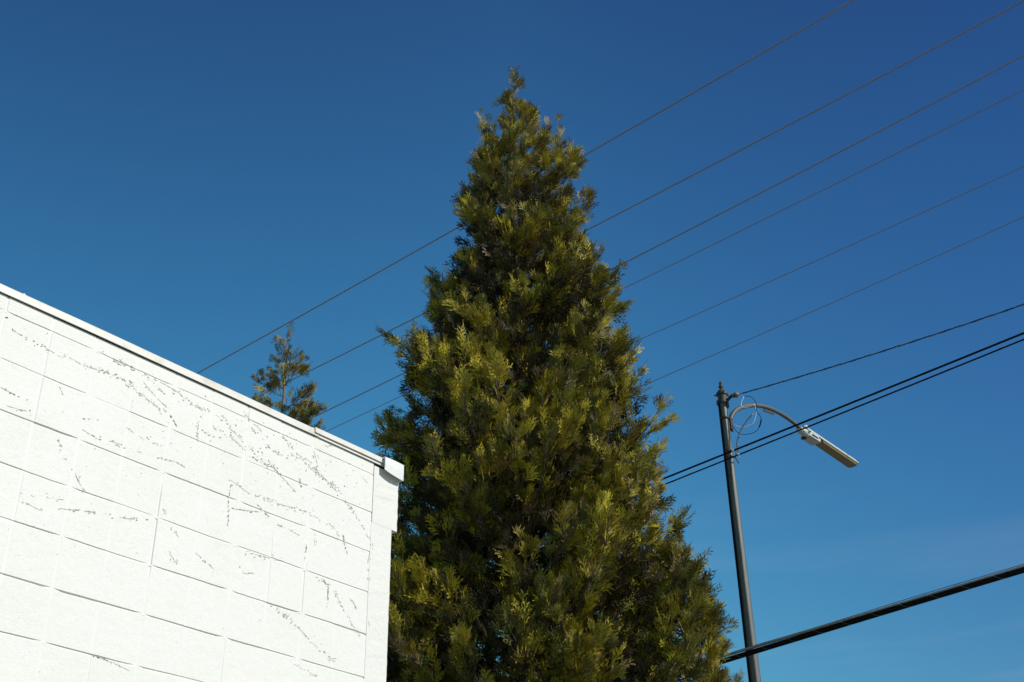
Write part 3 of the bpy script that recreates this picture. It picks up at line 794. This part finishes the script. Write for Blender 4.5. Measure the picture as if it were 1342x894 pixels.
# ================================================================== TREES
def spray_variant(rg, nf=7):
    """flat scale-leaf fan: a midrib with alternate side fingers, each carrying short fingerlets; unit length"""
    V = []; F = []; TT = []
    def rh(p, d, L, w, t0, t1):
        d = d / np.linalg.norm(d); n = np.array([-d[1], d[0]]); b = len(V)
        m = p + d * L * 0.45
        V.extend([p, m + n * w, p + d * L, m - n * w]); TT.extend([t0, (t0 + t1) / 2, t1, (t0 + t1) / 2]); F.append((b, b + 1, b + 2, b + 3))
    ax = np.array([0.0, 1.0])
    rh(np.array([0., 0.]), np.array([rg.normal(0, .05), 1.0]), 0.55, 0.022, 0.0, 0.4)
    rh(np.array([0., .42]), np.array([rg.normal(0, .08), 1.0]), 0.58, 0.038, 0.4, 1.0)
    brush = rg.random() < 0.6        # long parallel fingers rising from low on the stem, else a feathered frond
    nf = nf + 2 if brush else nf
    for i in range(nf):
        f = i / (nf - 1); sgn = 1 if i % 2 else -1
        if brush:
            y = 0.06 + 0.50 * f; L = (0.78 - 0.55 * f) * rg.uniform(0.8, 1.15); ang = math.radians(rg.uniform(14, 42)); w = 0.029
        else:
            y = 0.12 + 0.72 * f; L = (0.52 - 0.30 * abs(y - 0.30)) * rg.uniform(0.8, 1.2) * (1 - 0.35 * max(0, y - .4)); ang = math.radians(rg.uniform(28, 48)); w = 0.036
        d = np.array([sgn * math.sin(ang), math.cos(ang)])
        p = np.array([0, y]); rh(p, d, L, w, y, min(1, y + L))
        for q in range(3):
            u = 0.28 + 0.24 * q; pp = p + d * L * u
            s2 = (1 if q % 2 else -1)
            a2 = ang * sgn + s2 * math.radians(rg.uniform(14, 26) if brush else rg.uniform(20, 34)); d2 = np.array([math.sin(a2), math.cos(a2)])
            rh(pp, d2, L * rg.uniform(0.38, 0.55), 0.024 if brush else 0.028, y + .1, min(1, y + L))
    V = np.array(V); z = 0.10 * V[:, 1] ** 2 * rg.uniform(-1, 1.5) - 0.35 * V[:, 0] ** 2 * rg.uniform(-.5, 1) + rg.normal(0, 0.008, len(V))
    return np.column_stack([V, z]), np.array(F), np.clip(np.array(TT), 0, 1)

_rg = np.random.default_rng(3)
VARS = [spray_variant(_rg, int(_rg.integers(5, 8))) for _ in range(8)]

def unit(a): return a / np.maximum(1e-9, np.linalg.norm(a, axis=-1, keepdims=True))

def build_foliage(name, pos, dirs, L, base_col, tip_col, rg, parent):
    n = len(pos); dirs = unit(dirs)
    rnd = unit(rg.normal(size=(n, 3))); side = unit(np.cross(dirs, rnd)); nrm = np.cross(side, dirs)
    var = rg.integers(0, len(VARS), n)
    AV = []; AF = []; AC = []; base = 0
    for v, (PV, PF, PT) in enumerate(VARS):
        idx = np.where(var == v)[0]
        if not len(idx): continue
        l = L[idx][:, None, None]
        X = pos[idx][:, None, :] + l * (PV[None, :, 0:1] * side[idx][:, None, :] * 0.85 + PV[None, :, 1:2] * dirs[idx][:, None, :] + PV[None, :, 2:3] * nrm[idx][:, None, :])
        k = len(PV)
        C = base_col[idx][:, None, :] * (1 - PT[None, :, None] ** 2) + tip_col[idx][:, None, :] * PT[None, :, None] ** 2
        F = PF[None, :, :] + (np.arange(len(idx)) * k)[:, None, None] + base
        AV.append(X.reshape(-1, 3)); AC.append(C.reshape(-1, 3)); AF.append(F.reshape(-1, 4)); base += len(idx) * k
    AV = np.concatenate(AV).astype(np.float32); AF = np.concatenate(AF).astype(np.int32); AC = np.concatenate(AC)
    me = bpy.data.meshes.new(name)
    me.vertices.add(len(AV)); me.vertices.foreach_set('co', AV.ravel())
    me.loops.add(AF.size); me.loops.foreach_set('vertex_index', AF.ravel())
    me.polygons.add(len(AF)); me.polygons.foreach_set('loop_start', np.arange(0, AF.size, 4, dtype=np.int32)); me.polygons.foreach_set('loop_total', np.full(len(AF), 4, np.int32))
    me.update(calc_edges=True)
    me.materials.append(MAT_LEAF)
    o = bpy.data.objects.new(name, me); COL.objects.link(o); o.parent = parent
    set_tint(o, AC)
    return o

GREENS = np.array([[0.176, 0.165, 0.022], [0.262, 0.236, 0.022], [0.345, 0.302, 0.026], [0.100, 0.108, 0.027], [0.410, 0.358, 0.038], [0.034, 0.028, 0.015]])  # last row is the near-black shade painted inside the crown
BRONZE = np.array([[0.22, 0.13, 0.050], [0.28, 0.19, 0.10], [0.30, 0.20, 0.12], [0.13, 0.08, 0.045]])

def tuft_colors(n, rg, k0, bronze):
    """one tuft shares its tone: k0 picks the green, bronze in 0..1 how much winter colour"""
    g = GREENS[k0][None, :] * rg.uniform(0.52, 1.45, (n, 1)) * np.array([1, 1, 1])[None]
    t = g * np.array([1.35, 1.18, 0.95])
    b = BRONZE[rg.integers(0, len(BRONZE), n)] * rg.uniform(0.7, 1.15, (n, 1))
    m = (rg.random((n, 1)) < bronze).astype(float)
    tip = t * (1 - m) + b * m
    m2 = (rg.random((n, 1)) < bronze * 0.35).astype(float)
    g = g * (1 - m2 * 0.7) + b * m2 * 0.7
    return g, tip

def grow(trunk, branches, rg, name_root, L0=0.19, dens=1.0, up=0.75, bronze_fn=None, tmin=0.42):
    """branches: list of (start, tip, radius, tuft count). Returns foliage arrays and limb mesh."""
    limbs = MB(); PP = []; DD = []; LL = []; BC = []; TC_ = []
    for st, tp_, rad, nt_, spread in branches:
        st = np.array(st, float); tp_ = np.array(tp_, float); v = tp_ - st; L = np.linalg.norm(v)
        sag = np.array([0, 0, -0.14 * L])
        path = []
        for i in range(7):
            t = i / 6; p = st + v * t + sag * 4 * t * (1 - t) * 0.6 + (rg.normal(0, 0.012, 3) if 0 < i < 6 else 0)
            path.append(p)
        path = np.array(path)
        limbs.tube([Vector(p) for p in path], [rad * (1 - 0.85 * i / 6) for i in range(7)], 5, cap=False)
        outw = v.copy(); outw[2] = 0; outw = outw / max(1e-6, np.linalg.norm(outw))
        for q in range(nt_):
            # a tuft: a short upswept twig with sprays spiralling round it
            t = tmin + (1 - tmin) * (q + rg.random()) / nt_ if q else 1.0
            i0 = min(5, int(t * 6)); f = t * 6 - i0; p0 = path[i0] * (1 - f) + path[i0 + 1] * f
            lat = rg.normal(0, 1, 3); lat[2] *= 0.4; lat /= np.linalg.norm(lat)
            td = outw * rg.uniform(0.35, 0.8) + np.array([0, 0, up * rg.uniform(0.5, 1.3)]) + lat * (0.5 if q else 0.2); td /= np.linalg.norm(td)
            tl = spread * rg.uniform(0.7, 1.25)
            p0 = p0 + lat * spread * 0.35 * (1 if q else 0)
            mid = p0 + td * tl * 0.5; end = p0 + td * tl
            limbs.tube([Vector(p0 - td * 0.05), Vector(mid), Vector(end)], [rad * 0.2 + 0.0015, rad * 0.15 + 0.001, 0.001], 4, cap=False)
            m = max(4, int(rg.integers(9, 18) * dens))
            ts = rg.uniform(-0.35, 1.0, m); ts[0] = 0.9
            pos = p0[None] + td[None] * tl * ts[:, None] * 0.8 + rg.normal(0, 0.018, (m, 3))
            dd = td[None] * rg.uniform(0.9, 1.4, (m, 1)) + unit(rg.normal(size=(m, 3))) * rg.uniform(0.15, 0.80, (m, 1))
            dd[0] = td
            ls = L0 * (0.75 + 1.2 * min(0.21, max(0, L - .1))) * rg.uniform(0.55, 1.3, m) * (1.0 - 0.22 * np.abs(ts))
            kk = int(rg.choice(5, p=[.30, .28, .18, .16, .08]))
            g, tc = tuft_colors(m, rg, kk, bronze_fn(end) if bronze_fn else 0.25)
            PP.append(pos); DD.append(dd); LL.append(ls); BC.append(g); TC_.append(tc)
    return limbs, np.concatenate(PP), np.concatenate(DD), np.concatenate(LL), np.concatenate(BC), np.concatenate(TC_)

def trunk_mesh(base, pts, name, parent):
    mb = MB(); mb.tube([Vector(p) for p, _ in pts], [r for _, r in pts], 12)
    return mb.build(name, MAT_BARK, parent, smooth=True)

# ---- tall incense cedar: left and right half widths as seen, full crown to near the ground
TX, TY = 0.07, 11.5
HL = [(0.5, 1.5), (1.5, 1.9), (3.0, 2.0), (4.2, 1.95), (5.2, 1.85), (6.3, 1.68), (6.7, 1.58), (7.1, 1.54), (7.67, 1.58), (8.2, 1.32), (8.5, 1.06), (9.0, 0.96), (9.6, 0.74), (10.1, 0.70), (10.8, 0.56), (11.3, 0.38), (11.7, 0.15), (12.05, 0.08), (12.4, 0.02)]
HR = [(0.5, 1.5), (1.5, 1.8), (3.0, 1.75), (4.2, 1.62), (5.2, 1.58), (6.2, 1.62), (6.7, 1.62), (7.1, 1.58), (7.6, 1.40), (8.2, 1.20), (8.5, 1.24), (9.0, 1.19), (9.6, 0.84), (10.1, 0.84), (10.8, 0.84), (11.3, 0.68), (11.7, 0.26), (12.05, 0.12), (12.4, 0.02)]
def prof(tab, h): return float(np.interp(h, [a for a, _ in tab], [b for _, b in tab]))
def crown_R(h, phi):
    w = 0.5 + 0.5 * math.cos(phi)           # 1 towards +x, 0 towards -x
    r = prof(HL, h) * (1 - w) + prof(HR, h) * w
    lump = 0.09 * math.sin(3 * phi + 1.9 * h) + 0.07 * math.sin(5 * phi - 3.1 * h + 1) + 0.05 * math.sin(2 * phi + 6.3 * h)
    return r * (1 + lump * 0.6)
rg = np.random.default_rng(21)
t1 = empty('cedar_tree', (0, 0, 0)); t1.location = (TX, TY, 0)
tag(t1, 'tall broad conical cedar with olive green foliage rising beside the white building', 'tree', 'cedar trees along the street')
def trunk_at(h): return np.array([0.015 * math.sin(h * 1.1), 0.02 * math.sin(h * 0.9 + 1), h])
br = []
h = 0.8
def nbr(h): return 1
heights = []
# stratified heights with density following the local girth
hh = 0.7
while hh < 12.15:
    r = 0.5 * (prof(HL, hh) + prof(HR, hh))
    dens = (8.0 + 36 * r) * (0.45 if hh < 3.6 else 1.0)         # branches per metre
    heights.append(hh); hh += 1.0 / dens / 1.35
for i, h in enumerate(heights):
    phi = i * 2.39996 + rg.normal(0, 0.35)
    Rr = max(0.05, crown_R(h, phi)); deep = rg.random() < 0.30
    gapn = math.sin(2.3 * h + 2 * phi + 0.7) + math.sin(4.1 * h - 3 * phi) * 0.8 + math.sin(1.3 * h + 5 * phi + 2) * 0.7
    if gapn < (-0.70 if h < 8.0 else -1.35) and not deep: continue
    rr = Rr * (rg.uniform(0.50, 0.80) if deep else rg.uniform(0.86, 1.01))
    rr = max(0.03, rr - 0.12)
    tip = np.array([math.cos(phi) * rr, math.sin(phi) * rr, h - 0.06])
    rise = 0.10 + 0.42 * rr
    st = trunk_at(max(0.3, h - rise))
    st[:2] += 0
    nt_ = max(2, int(round(2 + 6.0 * rr)))
    br.append((st, tip, 0.006 + 0.014 * rr, nt_, (0.14 + 0.08 * min(1, rr)) * (0.7 if h > 10.7 else 1.0)))
# co-leading stem on the right with its own pointed top
rgb = np.random.default_rng(5)
for i in range(170):
    f = (i + 0.5) / 170; h = 3.2 + 2.75 * f; phi = i * 2.39996 + rgb.normal(0, .3)
    rl = (0.27 * min(1.0, ((1 - f) * 4.0) ** 0.6) + 0.04) * rgb.uniform(0.75, 1.08)
    c0 = np.array([1.36 + 0.08 * f, -0.25, 0])
    br.append((c0 + [0, 0, h - 0.15 - rl * .3], c0 + [math.cos(phi) * rl, math.sin(phi) * rl, h - 0.05], 0.009, max(2, int(2 + 3 * rl)), 0.20))
def bronze(p): return 0.20 + 0.28 * max(0.0, (p[2] - 8.5) / 4.0) + (0.12 if p[0] > 1.3 else 0)
limbs, PP, DD, LL, BC, TC_ = grow(None, br, rg, 't', L0=0.180, dens=0.92, up=0.95, bronze_fn=bronze)
# inner sprays that close the crown's core, coloured near-black as its shade
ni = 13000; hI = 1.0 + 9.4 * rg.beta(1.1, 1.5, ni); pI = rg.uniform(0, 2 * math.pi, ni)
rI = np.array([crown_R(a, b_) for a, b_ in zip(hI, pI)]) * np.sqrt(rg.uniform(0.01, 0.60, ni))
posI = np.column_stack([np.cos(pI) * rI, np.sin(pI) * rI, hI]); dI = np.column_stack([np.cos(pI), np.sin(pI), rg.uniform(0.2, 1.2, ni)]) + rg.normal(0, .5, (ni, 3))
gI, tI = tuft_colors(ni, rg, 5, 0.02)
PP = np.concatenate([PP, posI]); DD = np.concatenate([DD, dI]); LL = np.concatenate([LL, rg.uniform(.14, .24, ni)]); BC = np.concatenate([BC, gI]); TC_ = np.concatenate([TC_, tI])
for lx, lz in ((-0.36, 11.72), (-0.30, 11.60), (0.40, 11.55), (0.55, 11.60), (0.66, 11.25)):
    k_ = 12; ps = np.array([[lx, rg.normal(0, .05), lz - 0.05 - 0.03 * q] for q in range(k_)]) + rg.normal(0, .015, (k_, 3)); ddk = np.column_stack([rg.normal(np.sign(lx) * .25, .3, k_), rg.normal(0, .3, k_), np.full(k_, 1.0)])
    g, tc = tuft_colors(k_, rg, 1, 0.5); PP = np.concatenate([PP, ps]); DD = np.concatenate([DD, ddk]); LL = np.concatenate([LL, rg.uniform(.09, .18, k_)]); BC = np.concatenate([BC, g]); TC_ = np.concatenate([TC_, tc])
    limbs.tube([Vector((lx * .3, 0, lz - .55)), Vector((lx * .9, 0, lz - .3)), Vector((lx, 0, lz))], [.008, .005, .001], 4, cap=False)
m = 46; hs_ = np.concatenate([rg.uniform(11.5, 12.25, m - 4), [12.28, 12.3, 12.33, 12.2]]); ps = np.array([trunk_at(h_) for h_ in hs_]); az_ = rg.uniform(0, 6.28, m)
dd = np.column_stack([np.cos(az_) * .8, np.sin(az_) * .8, rg.uniform(.5, 1.6, m)]); dd[-4:] = [[.1, 0, 1], [-.3, 0, 1], [.5, 0, 1], [-.6, 0, 1]]
g, tc = tuft_colors(m, rg, 1, 0.55)
PP = np.concatenate([PP, ps]); DD = np.concatenate([DD, dd]); LL = np.concatenate([LL, rg.uniform(.09, .19, m)]); BC = np.concatenate([BC, g]); TC_ = np.concatenate([TC_, tc])
print('big tree sprays', len(PP), 'branches', len(br))
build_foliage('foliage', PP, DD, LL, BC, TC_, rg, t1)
limbs.tube([Vector((0.25, -0.05, 1.4)), Vector((1.1, -0.2, 2.4)), Vector((1.38, -0.25, 3.6)), Vector((1.48, -0.25, 5.0)), Vector((1.52, -0.25, 6.15))], [0.07, 0.055, 0.04, 0.02, 0.005], 8)
limbs.build('branches', MAT_TWIG, t1, smooth=True)
trunk_mesh(None, [(trunk_at(h), r) for h, r in ((0, .26), (.15, .21), (1, .18), (3, .15), (5, .12), (7, .085), (9, .05), (10.3, .030), (11.3, .018), (11.9, .010), (12.36, .004))], 'trunk', t1)

# ---- slim top of a second cedar over the parapet
t2 = empty('cedar_tree', (-2.92, 13.7, 0))
tag(t2, 'sparse thin cedar treetop with a bare stem showing above the parapet', 'tree', 'cedar trees along the street')
rg = np.random.default_rng(11)
def trunk2(h): return np.array([0.0 + 0.03 * math.sin((h - 8) * 1.7) * (1 if h > 8 else 0) + max(0, h - 9.75) * 0.10, 0, h])
br = []
# (stem height, tip dx, tip z, depth dy, tufts)
for hs, dx, tz, dy, nt_ in [(9.75, -0.13, 9.92, .05, 3), (9.62, 0.10, 9.72, -.05, 2), (9.45, 0.16, 9.64, .1, 4), (9.30, 0.20, 9.55, -.1, 4), (9.28, -0.16, 9.42, 0.05, 4), (9.12, -0.24, 9.34, -.1, 4),
        (9.05, 0.18, 9.12, .2, 3), (8.95, 0.34, 9.22, 0, 5), (8.92, -0.36, 9.06, .05, 5), (8.85, 0.40, 9.05, .15, 5), (8.80, -0.20, 8.92, -.2, 3), (8.72, 0.42, 8.84, -.1, 5), (8.66, -0.45, 8.90, .1, 4), (8.6, 0.30, 8.72, .2, 4), (8.55, -0.30, 8.74, .2, 4), (9.5, -0.10, 9.66, .05, 3), (8.65, 0.48, 8.66, 0.0, 4)]:
    br.append((trunk2(hs - .10), np.array([dx * 0.85 + 0.03, dy, tz - 0.12]), 0.008, max(2, int(nt_ * 1.6)), 0.14))
hh = 1.2
while hh < 8.6:
    r = 0.35 + 0.62 * (8.9 - hh) ** 0.55 * 0.62; phi = rg.uniform(0, 6.28); q = r * rg.uniform(.55, 1.0)
    br.append((trunk2(hh - 0.2 * r), np.array([math.cos(phi) * q, math.sin(phi) * q, hh - .06]), 0.012, max(2, int(2 + 2.6 * q)), 0.20)); hh += 0.021
limbs, PP, DD, LL, BC, TC_ = grow(None, br, rg, 't', L0=0.140, dens=0.75, up=0.75, bronze_fn=lambda p: 0.62 if p[2] > 8.3 else 0.25, tmin=0.12)
# the stem's own leading sprays
m = 26; hs_ = np.linspace(9.45, 10.10, m); ps = np.array([trunk2(h_) for h_ in hs_]); dd = np.column_stack([rg.normal(0.1, .5, m), rg.normal(0, .5, m), np.full(m, 1.0)])
g, tc = tuft_colors(m, rg, 3, 0.7)
PP = np.concatenate([PP, ps]); DD = np.concatenate([DD, dd]); LL = np.concatenate([LL, rg.uniform(.07, .13, m)]); BC = np.concatenate([BC, g]); TC_ = np.concatenate([TC_, tc])
build_foliage('foliage', PP, DD, LL, BC, TC_, rg, t2); limbs.build('branches', MAT_TWIG, t2, smooth=True)
trunk_mesh(None, [(trunk2(h), r) for h, r in ((0, .20), (.3, .16), (3, .12), (6, .075), (8, .034), (8.6, .024), (9.2, .015), (9.7, .008), (10.0, .005), (10.15, .002))], 'trunk', t2)

# ---- low cedar whose tip just reaches into the lower edge by the lamp pole
t3 = empty('cedar_tree', (2.13, 12.55, 0))
tag(t3, 'low young cedar with bronze tips just reaching above the bottom edge beside the lamp pole', 'tree', 'cedar trees along the street')
rg = np.random.default_rng(13)
br = []; hh = 0.5
while hh < 5.12:
    r = 0.07 + 0.30 * (5.2 - hh) ** 0.8 if hh > 3 else 0.62; r = min(r, 0.62); phi = rg.uniform(0, 6.28); q = r * rg.uniform(.5, 1.0)
    br.append((np.array([0, 0, max(.2, hh - 0.25)]), np.array([math.cos(phi) * q, math.sin(phi) * q, hh - 0.1]), 0.008, max(2, int(2 + 3 * q)), 0.17)); hh += 0.034
limbs, PP, DD, LL, BC, TC_ = grow(None, br, rg, 't', L0=0.15, dens=0.9, up=1.1, bronze_fn=lambda p: 0.6)
build_foliage('foliage', PP, DD, LL, BC, TC_, rg, t3); limbs.build('branches', MAT_TWIG, t3, smooth=True)
trunk_mesh(None, [((0, 0, h), r) for h, r in ((0, .09), (1, .07), (3, .04), (4.5, .015), (5.15, .003))], 'trunk', t3)
